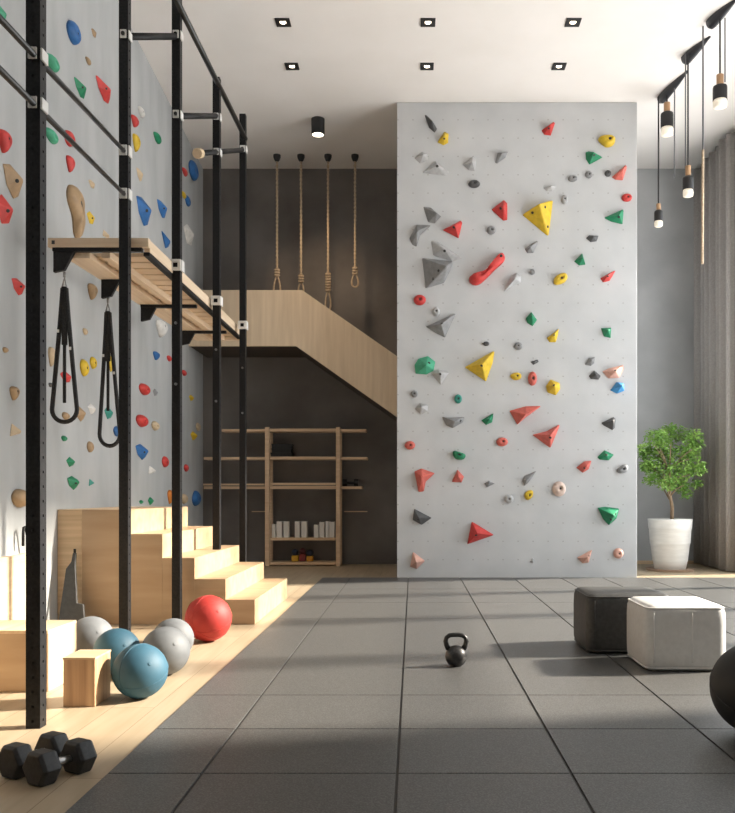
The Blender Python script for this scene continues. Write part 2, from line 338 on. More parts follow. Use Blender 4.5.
# ------------------------------------------------------------------ hanging strap loops
def strap(label, px, ytop, ybot, d, wl, wr, tail):
    t = P(px, ytop, d); s = d/F; o = thing('strap_loop', label, 'strap', t, group='strap loops on the wooden ladder')
    L = (ybot-ytop)*s; a, b = wl*s, wr*s
    bm = B(); tube(bm, [(-.018,0,-.05),(0,0,.03),(.018,0,-.05)], .008, 6); tube(bm, [(-.02,0,-.05),(.02,0,-.05)], .008, 6)
    tube(bm, [(0,0,.03),(0,0,.075)], .012, 8); link('snap_hook', bm, M['bolt'], o, smooth=True)
    pts = []
    n = 14
    for k in range(n+1):
        u = k/n; zz = -.06-(L-.06-b)*u; pts.append((-.015-(a-.015)*(u**1.1), 0, zz))
    cz = pts[-1][2]; R = (a+b)/2; cx = (b-a)/2
    for k in range(1, 12): th = math.pi+math.pi*k/12; pts.append((cx+R*math.cos(th), 0, cz+(L-.0+cz)*math.sin(th)))
    for k in range(n+1):
        u = 1-k/n; zz = -.06-(L-.06-b)*u; pts.append((.015+(b-.015)*(u**1.1), 0, zz))
    bm = B(); tube(bm, pts, .02, 8, flat=(.018,.022)); link('loop', bm, M['strap'], o, smooth=True)
    bm = B(); box(bm, -.02, .02, -.012, .012, -.05-tail*.5, -.05); box(bm, -.012, .012, -.006, .006, -.05-tail, -.05-tail*.5); link('tail', bm, M['strap'], o)
    for sx, u in ((-1,.42),(1,.55)):
        bm = B(); q = pts[int(n*u)]; box(bm, (q[0] if sx<0 else -q[0]*b/a)-.008, (q[0] if sx<0 else -q[0]*b/a)+.008, -.03, -.02, q[2]-.012, q[2]+.012); link('rivet', bm, M['white_clamp'], o)
    return o
strap('wide black strap loop hanging from the front corner of the wooden ladder', 64.5, 281, 422, 6.975, 12.5, 12.5, .95)
strap('black strap loop hanging from the second bracket, nearer to the second steel post', 108, 306, 446, 7.7, 8.5, 12, .9)

# ------------------------------------------------------------------ upper stair parapet in the alcove
DP = 13.6; s = DP/F
def q(px, py, d=DP): return P(px, py, d)
par = thing('staircase_parapet', 'pale vertical-grain timber parapet of the raised stair, sloping down behind the climbing wall', 'stair parapet', (-1.8, DP, 3.6))
lx = WX(DP)+.003
poly = [(lx,DP,q(0,290).z), q(302,290), (PX0-.004,DP,q(0,357).z), (PX0-.004,DP,q(0,418).z), q(296,346), (lx,DP,q(0,346).z)]
bm = B(); prism(bm, poly, (0,.07,0)); rel(link('parapet_panel', bm, M['pale_z'], bevel=.004), par)
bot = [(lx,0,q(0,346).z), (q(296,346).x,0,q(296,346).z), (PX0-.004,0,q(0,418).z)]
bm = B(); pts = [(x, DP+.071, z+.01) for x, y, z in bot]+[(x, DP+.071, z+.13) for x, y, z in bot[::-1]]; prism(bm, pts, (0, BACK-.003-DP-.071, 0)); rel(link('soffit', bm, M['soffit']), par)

# ropes
def rope(label, px, yk, yb, wpx, d=14.2, dbl=False):
    s = d/F; x = (px-CX)*s; o = thing('hanging_rope', label, 'rope', (x, d, CEIL), group='ropes hanging in the alcove')
    bm = B(); lathe(bm, [(.062,-.001),(.062,-.035),(.045,-.085),(.025,-.11)], seg=20); link('ceiling_mount', bm, M['lamp_black'], o, smooth=False)
    zk = EYE-(yk-CY)*s-CEIL; zb = EYE-(yb-CY)*s-CEIL
    def twist(p0, p1, r, bm, turns):
        n = 60 if abs(p1[2]-p0[2]) > 1 else 16
        for ph in (0, math.pi): tube(bm, [Vector(p0).lerp(Vector(p1), k/n)+Vector((math.cos(ph+turns*k/n)*r*.5, math.sin(ph+turns*k/n)*r*.5, 0)) for k in range(n+1)], r*.72, 6)
    bm = B(); twist((0,0,-.11), (0,0,zk), .019, bm, 80); link('rope', bm, M['rope'], o, smooth=True)
    bm = B(); zz = zk
    for k in range(3 if not dbl else 7):
        R = .034; tube(bm, [(R*math.cos(t*math.pi/6), R*.8*math.sin(t*math.pi/6), zz-.045*k+.012*math.sin(t*math.pi/6)) for t in range(12)], .019, 6, closed=True)
    link('knot', bm, M['rope'], o, smooth=True)
    zt = zk-.045*(2 if not dbl else 6); hw = wpx*s/2
    pts = []
    for k in range(28):
        t = 2*math.pi*k/28; c = (1-math.cos(t))/2
        pts.append((math.sin(t)*hw*(.35+.65*c), 0, zt+(zb-zt)*c))
    bm = B(); tube(bm, pts, .015, 6, closed=True); link('loop', bm, M['rope'], o, smooth=True)
rope('hemp rope nearest the black posts, its loop end dipping behind the parapet', 277, 270, 296, 9)
rope('hemp rope second from the black posts, short knotted loop over the parapet edge', 301, 276, 294, 7)
rope('hemp rope with the longest double knot, third from the black posts', 328, 274, 311, 7, dbl=True)
rope('shortest hemp rope with an open loop, nearest the climbing wall', 355, 268, 287, 9)

# ------------------------------------------------------------------ holds
def chaikin(p, n=2):
    for _ in range(n): p = [v for i in range(len(p)) for v in ((p[i][0]*.75+p[(i+1)%len(p)][0]*.25, p[i][1]*.75+p[(i+1)%len(p)][1]*.25), (p[i][0]*.25+p[(i+1)%len(p)][0]*.75, p[i][1]*.25+p[(i+1)%len(p)][1]*.75))]
    return p
def make_hold(loc, u, v, n, poly, apex, h, style, color, label, group, bolts, bolt_r):
    bm = B(); r3 = lambda a, b, c: u*a+v*b+n*c
    ax, ay = apex
    if style == 'f':        # faceted volume
        base = [bm.verts.new(r3(a, b, .0008)) for a, b in poly]; top = bm.verts.new(r3(ax, ay, h)); bm.faces.new(base)
        size = max(max(p[0] for p in poly)-min(p[0] for p in poly), max(p[1] for p in poly)-min(p[1] for p in poly))
        for i in range(len(base)): bm.faces.new([base[i], base[(i+1)%len(base)], top])
        o = link('climbing_hold', bm, HM[color], loc=loc, bevel=min(.02, size*.035))
    else:                   # rounded grip
        pp = chaikin(poly, 2); rings = []
        for sc, hh in ((1,.0008),(1.0,.22*h),(.9,.55*h),(.66,.86*h),(.34,1.0*h)):
            k = 1-sc; rings.append([bm.verts.new(r3(a*sc+ax*k, b*sc+ay*k, hh)) for a, b in pp])
        for a, b in zip(rings, rings[1:]):
            for i in range(len(pp)): bm.faces.new([a[i], a[(i+1)%len(pp)], b[(i+1)%len(pp)], b[i]])
        bm.faces.new(rings[0]); 
        hr = [bm.verts.new(r3(a*.26+ax*.74, b*.26+ay*.74, .80*h)) for a, b in pp]
        for i in range(len(pp)): bm.faces.new([rings[-1][i], rings[-1][(i+1)%len(pp)], hr[(i+1)%len(pp)], hr[i]])
        bm.faces.new(hr)
        o = link('climbing_hold', bm, HM[color], loc=loc, smooth=True)
    tag(o, label, 'climbing hold', group)
    for bx, by in bolts:
        # height of the surface under the bolt
        best = None
        if style == 'f':
            for i in range(len(poly)):
                a, b = poly[i], poly[(i+1)%len(poly)]
                T = [Vector((*a, 0)), Vector((*b, 0)), Vector((ax, ay, h))]
                nn = (T[1]-T[0]).cross(T[2]-T[0])
                if abs(nn.z) < 1e-9: continue
                zz = T[0].z-((bx-T[0].x)*nn.x+(by-T[0].y)*nn.y)/nn.z
                if best is None or zz < best[0]:
                    if zz > -.001: best = (zz, nn.normalized()*(1 if nn.z > 0 else -1))
        if best is None: best = (h*.82, Vector((0,0,1)))
        zz, nn = best; nw = (u*nn.x+v*nn.y+n*nn.z).normalized()
        bm = B(); lathe(bm, [(bolt_r,-.004),(bolt_r,.004),(bolt_r*.55,.006),(bolt_r*.5,.001)], seg=12)
        bmesh.ops.transform(bm, verts=bm.verts[:], matrix=Matrix.Translation(r3(bx, by, zz))@nw.to_track_quat('Z', 'Y').to_matrix().to_4x4())
        link('bolt', bm, M['dark_hole'], o)
    return o
SP = PANEL_D/F
GP = 'holds on the grey climbing wall block'
def ph(tile, pts, apex, color, label, style='f', h=None, bolts=None):
    """hold on the free-standing panel; points in a magnified crop of the photograph"""
    k = 120/735; full = [(tile[0]+a*k, tile[1]+b*k) for a, b in pts]
    cx = sum(p[0] for p in full)/len(full); cy = sum(p[1] for p in full)/len(full)
    poly = [((a-cx)*SP, -(b-cy)*SP) for a, b in full]
    if apex is None: ap = (0, 0)
    else: ap = ((tile[0]+apex[0]*k-cx)*SP, -(tile[1]+apex[1]*k-cy)*SP)
    size = max(max(p[0] for p in poly)-min(p[0] for p in poly), max(p[1] for p in poly)-min(p[1] for p in poly))
    if h is None: h = max(.055, size*(.38 if style == 'f' else .42))
    bl = [((tile[0]+a*k-cx)*SP, -(tile[1]+b*k-cy)*SP) for a, b in bolts] if bolts is not None else [(ap[0], ap[1])] if style == 's' and size > .10 else []
    c = P(cx, cy, PANEL_D)
    make_hold(c, Vector((1,0,0)), Vector((0,0,1)), Vector((0,-1,0)), poly, ap, h, style, color, label, GP, bl, max(.010, min(.02, size*.07)))
def ell(x0, x1, y0, y1, n=7, ph0=.3): return [((x0+x1)/2+(x1-x0)/2*math.cos(ph0+2*math.pi*k/n), (y0+y1)/2+(y1-y0)/2*math.sin(ph0+2*math.pi*k/n)) for k in range(n)]
A, Bt, C_, D_, E_, F_, G_, H_ = (397,102),(517,102),(397,222),(517,222),(397,342),(517,342),(397,462),(517,462)
ph(A, [(165,75),(182,80),(247,165),(232,192),(195,160)], (215,135), 'dark', 'long dark grey flake hold near the top left corner of the climbing wall block', h=.11)
ph(A, [(245,248),(290,180),(318,195),(314,252),(285,267)], (290,228), 'yellow', 'small yellow hold just below the long dark grey flake', bolts=[(288,240)], h=.13)
ph(A, [(105,345),(150,305),(190,318),(188,362),(140,378)], (160,335), 'pale', 'small pale grey knobbly hold below left of the upper small yellow hold')
ph(A, [(150,435),(235,355),(325,430),(300,455),(190,442)], (245,405), 'pale', 'flat pale grey triangular hold under the pale knobbly hold, upper left of the block', bolts=[(245,408)], h=.10)
ph(A, [(400,385),(462,335),(486,360),(478,425),(438,420)], (456,392), 'pale', 'pale grey cone hold, larger of the two in the upper left centre of the block', h=.17)
ph(A, ell(432,512,478,530), (475,503), 'dark', 'small dark grey knob just below the pale grey cone hold', 's')
ph(A, [(600,372),(615,310),(682,305),(665,342),(612,380)], (640,335), 'grey', 'grey wedge hold level with the pale cone, near the top middle', h=.14)
ph(A, [(158,640),(205,645),(272,702),(232,746),(190,738)], (245,700), 'grey', 'grey pointed flake above the grey crossed wedge, left edge of the block', h=.14)
ph(A, [(575,660),(655,598),(677,620),(677,725),(650,730)], (645,660), 'red', 'red faceted hold right of the upper red triangle, top middle of the block', bolts=[(630,668)], h=.17)
ph(Bt, [(148,175),(225,120),(234,130),(207,208),(165,202)], (195,165), 'red', 'red hold nearest the top edge of the climbing wall block', bolts=[(188,178)], h=.14)
ph(Bt, [(487,230),(530,205),(600,215),(597,265),(550,284),(520,265)], (560,240), 'yellow', 'yellow rounded hold nearest the top right corner of the block', 's', h=.12)
ph(Bt, [(418,308),(440,300),(527,340),(442,387),(420,350)], (455,335), 'green', 'green pointed hold under the top right yellow hold', h=.17, bolts=[(462,345)])
ph(Bt, ell(308,372,450,492), (342,470), 'grey', 'small grey knob left of two more knobs below the green pointed hold', 's')
ph(Bt, ell(414,464,424,470), (440,448), 'grey', 'small grey knob directly below the green pointed hold', 's')
ph(Bt, ell(534,578,418,460), (555,438), 'dark', 'small dark knob touching the red fin on the right edge', 's')
ph(Bt, [(578,462),(668,383),(674,400),(648,482),(600,478)], (632,440), 'salmon', 'red fin-shaped hold pointing up on the right edge of the block', h=.16)
ph(Bt, [(155,525),(232,506),(246,520),(215,548),(180,546)], (205,525), 'pale', 'pale grey short cylinder hold above the large yellow volume', h=.07)
ph(Bt, ell(268,314,568,630), (291,598), 'pale', 'small pale ring-shaped hold right of the large yellow volume tip', 's')
ph(Bt, ell(636,706,562,614), (676,588), 'red', 'small round red hold between the red fin and the green triangle', 's')
ph(Bt, [(28,692),(218,600),(222,612),(196,822),(183,822)], (120,660), 'yellow', 'large yellow triangular volume with three bolts, upper right of the block', h=.26, bolts=[(88,694),(163,664),(185,770)])
ph(Bt, [(528,710),(650,655),(654,662),(648,752),(575,735)], (610,712), 'green', 'green triangular hold on the right edge below the small round red hold', h=.15, bolts=[(612,720)])
ph(C_, [(74,100),(120,14),(215,18),(143,85),(120,156),(90,140)], (125,75), 'grey', 'grey crossed wedge hold above the big grey volume, left edge', h=.14)
ph(C_, [(276,50),(392,-10),(402,4),(378,104)], (352,45), 'red', 'red triangular hold level with the grey crossed wedge, left centre', h=.19, bolts=[(345,52)])
ph(C_, ell(546,608,24,80), (580,50), 'grey', 'small grey knob right of the upper red triangle', 's')
ph(C_, [(205,110),(236,110),(412,225),(342,246),(218,206)], (285,180), 'pale', 'pale grey flat slab hold resting above the big grey volume', h=.13, bolts=[(290,190)])
ph(C_, [(150,217),(342,240),(332,292),(288,376),(172,413),(160,300)], (300,308), 'grey', 'big grey faceted volume with two dark bolts, left side of the block', h=.33, bolts=[(252,322),(220,362)])
ph(C_, ell(98,180,444,514), (140,478), 'red', 'small round red hold below the big grey volume', 's')
ph(C_, ell(214,264,520,582), (240,548), 'pale', 'small pale ring hold just above the dark grey triangle', 's')
ph(C_, [(172,640),(357,558),(362,566),(296,712),(235,682)], (268,640), 'grey', 'dark grey triangular hold with a tail, left side under the small pale ring hold', h=.18, bolts=[(272,636)])
ph(C_, [(436,345),(470,318),(525,312),(585,262),(618,200),(648,188),(664,228),(642,260),(605,288),(552,345),(495,394),(450,382)], (530,322), 'red', 'long curved red hold like a bone in the middle left of the block', 's', h=.16, bolts=[(505,350),(632,222)])
ph(C_, [(650,432),(690,345),(735,308),(762,330),(760,372),(700,400)], (718,360), 'pale', 'pale grey wedge hold right of the long curved red hold', h=.16)
ph(D_, [(45,165),(122,113),(132,122),(102,192),(62,192)], (75,165), 'grey', 'small grey hold with a tail below the large yellow volume', h=.10)
ph(D_, [(420,100),(440,80),(502,84),(488,120),(450,126)], (460,102), 'dark', 'small dark grey hold below the green triangle on the right side', h=.10)
ph(D_, [(348,242),(400,190),(420,262),(380,268)], (393,235), 'green', 'small green cone hold below the dark grey hold, right centre', h=.14)
ph(D_, ell(74,112,288,326), (95,306), 'grey', 'tiny grey knob right of the pale grey wedge hold', 's')
ph(D_, [(218,375),(232,332),(290,308),(312,330),(297,372),(240,390)], (270,350), 'yellow', 'rounded yellow hold under the small green cone', 's')
ph(D_, [(508,345),(590,300),(606,296),(568,362),(525,372)], (545,342), 'red', 'red hold with a thin tail near the right edge, level with the rounded yellow hold', h=.13, bolts=[(545,345)])
ph(D_, [(52,590),(88,550),(124,600),(96,640),(62,620)], (85,590), 'green', 'green diamond hold in the middle of the block above the yellow tailed hold', h=.14)
ph(D_, [(180,712),(258,652),(252,692),(238,738),(198,738)], (218,700), 'yellow', 'small yellow tailed hold right of and below the green diamond', h=.12, bolts=[(220,702)])
ph(D_, [(513,650),(577,646),(574,712),(530,702)], (548,672), 'green', 'small square green hold near the right edge, halfway up', h=.13)
ph(E_, ell(715,770,0,52), (742,24), 'grey', 'small grey ring hold just above the yellow pair in the middle', 's')
ph(E_, ell(525,567,-4,26), (546,10), 'dark', 'tiny dark knob above the large yellow triangle', 's')
ph(E_, [(105,140),(130,100),(190,84),(237,120),(227,176),(180,202),(112,196)], (178,150), 'mint', 'mint green chunky hold on the left edge beside a grey triangle', h=.19, bolts=[(196,135)])
ph(E_, [(203,190),(250,164),(322,186),(268,267)], (265,200), 'pale', 'grey triangular hold hanging off the mint green chunky hold', h=.12, bolts=[(263,203)])
ph(E_, [(410,155),(592,52),(600,62),(588,132),(546,247)], (512,155), 'yellow', 'large yellow triangular hold with one bolt, middle of the block', h=.26, bolts=[(510,160)])
ph(E_, [(688,208),(715,186),(760,190),(762,228),(715,238)], (735,210), 'yellow', 'small yellow oval hold beside a pink egg, centre of the block', 's')
ph(E_, ell(84,128,294,342), (106,318), 'grey', 'small grey knob below the mint green chunky hold', 's')
ph(E_, [(108,410),(140,372),(192,385),(188,425),(145,445)], (150,402), 'pale', 'grey faceted stub below the small grey knob on the left edge', h=.11)
ph(E_, ell(348,400,318,380), (375,348), 'teal', 'small dark green knob below left of the large yellow triangle', 's')
ph(E_, [(272,455),(312,462),(417,457),(407,492),(340,530),(298,512)], (352,492), 'grey', 'grey crescent hold with a dark bolt, lower left centre', h=.15, bolts=[(388,485)])
ph(E_, [(514,480),(592,434),(584,492),(545,510)], (560,478), 'green', 'small green cone under the large yellow triangle', h=.13)
ph(E_, [(686,422),(730,408),(790,392),(884,390),(880,396),(790,462),(735,508)], (778,452), 'salmon', 'red wing-shaped hold with a pale upper face, pointing at the right', h=.20)
ph(E_, ell(44,114,604,662), (82,632), 'salmon', 'small salmon knob on the left edge below the grey crescent', 's')
ph(E_, ell(604,682,582,642), (648,610), 'salmon', 'small red oval hold below the red wing-shaped hold', 's')
ph(E_, [(338,662),(380,672),(428,692),(402,727),(348,716)], (380,690), 'green', 'green oblong hold below the grey crescent', 's', h=.11)
ph(F_, [(80,122),(128,106),(134,122),(100,142)], (108,122), 'dark', 'tiny dark grey wedge above the pink egg in the centre', h=.05)
ph(F_, ell(64,124,178,272), (95,225), 'salmon', 'upright pink and red egg hold between two yellow holds', 's')
ph(F_, [(175,270),(205,228),(262,250),(266,290),(238,328),(185,310)], (220,278), 'yellow', 'round yellow faceted hold right of the pink egg', h=.17, bolts=[(216,272)])
ph(F_, [(413,140),(440,96),(478,92),(474,130),(452,148)], (450,118), 'grey', 'grey hooked hold above the dark triangle near the right edge', h=.10)
ph(F_, [(438,208),(472,172),(514,208),(500,232),(450,228)], (475,205), 'dark', 'small dark grey triangle touching the wide pink hold', h=.11)
ph(F_, [(518,180),(560,160),(652,138),(656,166),(628,222),(558,226)], (590,190), 'pink', 'wide pink hold above the bright blue one on the right edge', h=.16, bolts=[(590,182)])
ph(F_, [(568,297),(608,244),(655,252),(658,300),(612,318)], (628,275), 'skyblue', 'bright blue hold, the only blue one on the block', h=.17)
ph(F_, [(514,495),(592,458),(604,470),(600,526),(585,542),(528,512)], (575,490), 'dark', 'dark grey hold with one bolt below the bright blue hold', h=.16, bolts=[(570,492)])
ph(F_, [(88,568),(180,545),(258,503),(264,512),(206,650),(198,648)], (192,575), 'salmon', 'red triangular hold with a bolt below the red wing-shaped hold', h=.22, bolts=[(192,590)])
ph(F_, [(488,706),(535,660),(597,690),(562,727),(505,722)], (538,698), 'green', 'green leaf-shaped hold near the right edge, below the dark bolted one', h=.11, bolts=[(540,692)])
ph(H_, [(360,35),(412,-6),(458,-10),(440,45),(402,68)], (415,25), 'salmon', 'red hold left of the green leaf-shaped hold', h=.15, bolts=[(405,38)])
ph(H_, [(604,50),(650,12),(682,20),(674,62),(625,74)], (648,42), 'grey', 'grey oval hold right of the green leaf-shaped hold', 's')
ph(G_, [(104,56),(150,37),(237,68),(178,122),(166,182),(130,187)], (150,92), 'salmon', 'red and pale wedge hold on the left edge, lower third', h=.19, bolts=[(182,92)])
ph(G_, [(334,122),(370,44),(412,90),(396,127)], (375,92), 'salmon', 'small red cone hold level with the red and pale wedge', h=.13)
ph(G_, [(534,130),(560,114),(602,130),(550,157)], (560,132), 'grey', 'small grey wedge right of the small red cone hold', h=.09)
ph(G_, ell(654,716,198,256), (685,226), 'pale', 'small pale ring hold beside the low yellow knob', 's')
ph(G_, [(94,356),(104,283),(217,342),(152,387)], (130,340), 'dark', 'dark grey triangular hold low on the left edge', h=.14, bolts=[(130,352)])
ph(G_, [(428,506),(456,366),(464,366),(592,444),(590,450)], (485,432), 'red', 'large bright red triangle low in the left half of the block', h=.20, bolts=[(480,445)])
ph(G_, [(78,642),(96,550),(104,552),(174,605),(122,657)], (118,610), 'pink', 'pale pink cone hold, lowest on the left edge', h=.15)
ph(H_, [(30,112),(45,84),(124,50),(72,125),(46,150)], (52,112), 'grey', 'grey tailed hold just above the low yellow knob', h=.10)
ph(H_, [(38,200),(68,170),(100,174),(96,216),(60,240)], (75,202), 'yellow', 'low yellow knob, lowest of the yellow holds', 's')
ph(H_, ell(212,302,114,216), (262,162), 'palepink', 'pale pink egg hold right of the low yellow knob', 's')
ph(H_, [(490,278),(540,272),(628,284),(610,346),(562,390),(525,350)], (570,325), 'green', 'large green shield hold low on the right edge', h=.24, bolts=[(562,350),(588,318)])
ph(H_, [(364,586),(440,545),(462,535),(440,617),(400,622)], (420,580), 'pink', 'pink cone hold low in the right half, bottom row', h=.16, bolts=[(430,572)])
ph(H_, ell(586,654,524,594), (622,560), 'pink', 'round salmon knob in the bottom right corner of the block', 's')
ph(H_, [(78,612),(95,585),(108,600),(98,622)], (95,605), 'pale', 'tiny white pip hold in the bottom row, middle', h=.05)

# left wall: u runs along the wall away from the camera, n points into the room
GL = 'holds on the left concrete wall'
wu = Vector((-.0517, 1, 0)).normalized(); wn = Vector((1, .0517, 0)).normalized()
SH = {  # outlines in a unit square (u to the back, v up)
 'tri': ([(-.5,-.4),(.5,-.05),(-.35,.5)], (-.1,0), 'f'), 'tridn': ([(-.5,.32),(-.12,.5),(.5,.24),(.36,-.3),(.08,-.5),(-.3,-.22)], (.0,.06), 'f'),
 'drop': ([(-.1,.5),(.35,.3),(.5,-.1),(.15,-.5),(-.3,-.42),(-.5,0)], (0,-.05), 's'), 'dropdn': ([(-.5,.25),(-.15,.5),(.35,.42),(.5,.1),(.05,-.5),(-.15,-.4)], (0,.15), 's'),
 'egg': ([(-.5,0),(-.3,.42),(.1,.5),(.5,.15),(.38,-.35),(-.1,-.5)], (0,0), 's'), 'gem': ([(-.5,.1),(-.1,.5),(.5,.2),(.4,-.3),(-.1,-.5)], (.02,.02), 'f'),
 'long': ([(-.35,.45),(.1,.5),(.42,.28),(.3,.0),(.5,-.25),(.25,-.5),(.0,-.42),(-.05,-.1),(-.5,.15)], (0,.15), 's'), 'fin': ([(-.5,.5),(.1,.1),(.5,-.1),(.1,-.5),(-.2,.1)], (.05,-.02), 'f')}
def lh(px, py, wp, hp, color, shape, label, bolt=False):
    c = wall_hit(px, py); d = c.y; H = hp*d/F
    gain = 850*abs(c.x)/d**2               # pixels per metre along the wall
    Wt = wp                                  # wanted pixel width
    pro = min(.5*H, .55*wp*d/F, .22); pro = max(pro, .03)
    W = max(.6*H, min(2.8*H, (Wt-pro*F/d*.12)/gain))
    c = wall_hit(px-pro*F/d*.22, py)
    poly, ap, stl = SH[shape]
    pl = [(a*W, b*H) for a, b in poly]
    make_hold(c, wu, Vector((0,0,1)), wn, pl, (ap[0]*W, ap[1]*H), pro, stl, color, label, GL, [(ap[0]*W, ap[1]*H)] if bolt and stl == 's' else [(ap[0]*W-.12*W, ap[1]*H-.08*H)] if bolt else [], max(.010, .06*H))
LW = [
 (2,14,11,15,'mint','gem','mint green hold above the bars at the near top of the left wall'),
 (73,32,14,23,'blue','drop','blue teardrop hold highest on the left wall',1),
 (94,33,6,8,'tan','gem','tiny tan hold right of the highest blue teardrop'),
 (52,63,14,14,'mint','egg','mint green round hold beside the nearest post above the upper bar'),
 (88,61,6,6,'tan','egg','tiny tan knob below the first tiny tan hold near the top'),
 (81,89,15,15,'green','tridn','dark green wedge left of the large red wedge near the top of the left wall',1),
 (104.5,91,20,18,'red','tridn','large red wedge right of the dark green wedge near the top of the left wall',1),
 (4,142,14,24,'red','dropdn','red drop hold with a hole, between the nearest bars and the tan triangle',1),
 (14,182,22,33,'tan','tridn','large tan triangular hold left of the nearest post',1),
 (5,210,19,31,'red','gem','large red hold under the large tan triangle beside the nearest post',1),
 (51,136,14,13,'mint','egg','mint hold half hidden behind the lower bar'),
 (69,138,11,16,'red','drop','rounded red hold crossed by the lower bar'),
 (70,164.5,9,17,'red','dropdn','narrow red drop just below the lower bar'),
 (92,184,8,8,'ltan','gem','small sandy cube hold right of the long tan hold top'),
 (75,212,18,52,'tan','long','long wavy tan hold above the wooden ladder',1),
 (91,218,9,13,'yellow','gem','small yellow hold beside the long wavy tan hold',1),
 (107,236,13,9,'ltan','tri','sandy hold peeping over the front board of the wooden ladder'),
 (19,287,15,17,'red','tridn','red wedge left of the nearest post at wooden ladder height',1),
 (92,292,10,17,'tan','dropdn','brown drop hold between the two ladder brackets'),
 (5,350,5,6,'tan','egg','tiny tan knob left of the nearest post, mid height'),
 (85,331.5,5,7,'ltan','egg','tiny sandy knob between the two strap loops'),
 (51.5,357,8,21,'ltan','dropdn','sandy drop hold left of the wide strap loop'),
 (66.5,377,14,13,'red','gem','red hold seen inside the wide strap loop'),
 (84,368,9,18,'yellow','egg','tall yellow hold between the two strap loops',1),
 (93,363,7,13,'yellow','egg','smaller yellow hold right of the tall yellow one',1),
 (111,364,5,17,'yellow','dropdn','narrow yellow hold inside the second strap loop'),
 (14,393.5,10,15,'tan','dropdn','tan drop hold left of the nearest post, waist of the wall',1),
 (17,431.5,14,16,'ltan','tri','cream triangular hold left of the nearest post'),
 (20,498.5,18,20,'tan','egg','tan rounded hold with a hole low beside the nearest post',1),
 (81,414,12,16,'tan','tridn','tan wedge at the foot of the wide strap loop'),
 (92,409,9,12,'white','gem','white hold touching the tan wedge between the strap loops'),
 (109,413,10,14,'teal','gem','teal hold inside the second strap loop'),
 (117,431.5,8,11,'blue','egg','slate blue hold at the bottom of the second strap loop'),
 (65.5,416,8,8,'tan','egg','small tan hold at the bottom of the wide strap loop'),
 (64,438.5,6,6,'green','egg','tiny green knob below the wide strap loop'),
 (71,462,10,11,'green','gem','green hold above the large low green hold on the left wall'),
 (90,447,7,12,'tan','egg','small tan egg left below the second strap loop'),
 (74,483,14,15,'green','tridn','largest green hold low on the left wall, above the landing',1),
 (92,483,7,9,'teal','tri','small teal triangle beside the largest low green hold'),
 (50.5,385,4,5,'dark','egg','tiny dark pip left of the wide strap loop'),
 (141,112,7,9,'white','egg','small white hold high between the second and third posts',1),
 (134.5,122,8,11,'red','dropdn','small red hold touching the second post high up'),
 (136,143.5,8,18,'yellow','dropdn','yellow drop hold beside the second post high up'),
 (157,138,8,9,'green','egg','green round hold high between the second and third posts'),
 (140,175,8,12,'ltan','tridn','sandy and white hold above the large blue wedge'),
 (193,170,10,20,'blue','drop','tall blue hold high on the far end of the left wall'),
 (184.5,172,6,7,'red','egg','small red knob beside the tall far blue hold'),
 (144.5,212,17,27,'blue','tridn','large blue wedge above the wooden ladder',1),
 (162.5,209.5,12,16,'blue','tridn','medium blue shield right of the large blue wedge',1),
 (165.5,240.5,12,15,'blue','fin','blue fin hold just above the ladder side beam'),
 (183.5,195,5,6,'yellow','egg','small yellow knob beside the far small blue hold'),
 (187.5,201,6,10,'blue','egg','small blue hold far along the left wall above the white one'),
 (189,235,12,21,'white','gem','large white hold far along the left wall above the ladder'),
 (161,329,12,18,'white','dropdn','white hold with dark edge under the wooden ladder',1),
 (156,356,7,9,'blue','dropdn','small blue drop below the white hold under the ladder'),
 (169,358.5,5,6,'red','egg','tiny red knob against the third post below the ladder'),
 (184,373,5,6,'red','egg','tiny red knob right of the third post below the ladder'),
 (144,389.5,12,12,'red','egg','upper of two red round holds between the second and third posts',1),
 (155.5,392.5,6,8,'grey','gem','small grey hold right of the upper red round hold'),
 (191.5,398,8,7,'yellow','gem','flat yellow hold far along the wall, higher of two'),
 (141.5,421,13,13,'red','egg','lower of two red round holds between the second and third posts',1),
 (155,426,8,10,'ltan','egg','sandy ring hold right of the lower red round hold',1),
 (142.5,452,15,17,'blue','tridn','blue wedge hold below the red round holds',1),
 (165,462,7,12,'red','egg','red oval hold left of the third post, low',1),
 (186,468,5,8,'red','egg','small red oval right of the third post, low'),
 (153,471,13,11,'white','tri','white pyramid hold below the blue wedge'),
 (151,501,7,9,'green','gem','small green hold just above the top step'),
 (141,502,4,4,'green','egg','tiny green pip beside the small green hold above the top step'),
 (170,497,6,15,'orange','dropdn','orange hold half hidden by the third post above the top step'),
 (184,499,7,11,'ltan','egg','sandy yellow hold right of the third post above the top step'),
 (194,436,10,10,'yellow','gem','yellow hold far along the wall, lower of two'),
 (198,427,5,9,'ltan','egg','small sandy hold above the lower far yellow hold'),
 (196,498,9,17,'blue','drop','blue teardrop hold low at the far end of the left wall'),
]
for r in LW: lh(r[0], r[1], r[2], r[3], r[4], r[5], r[6], len(r) > 7)

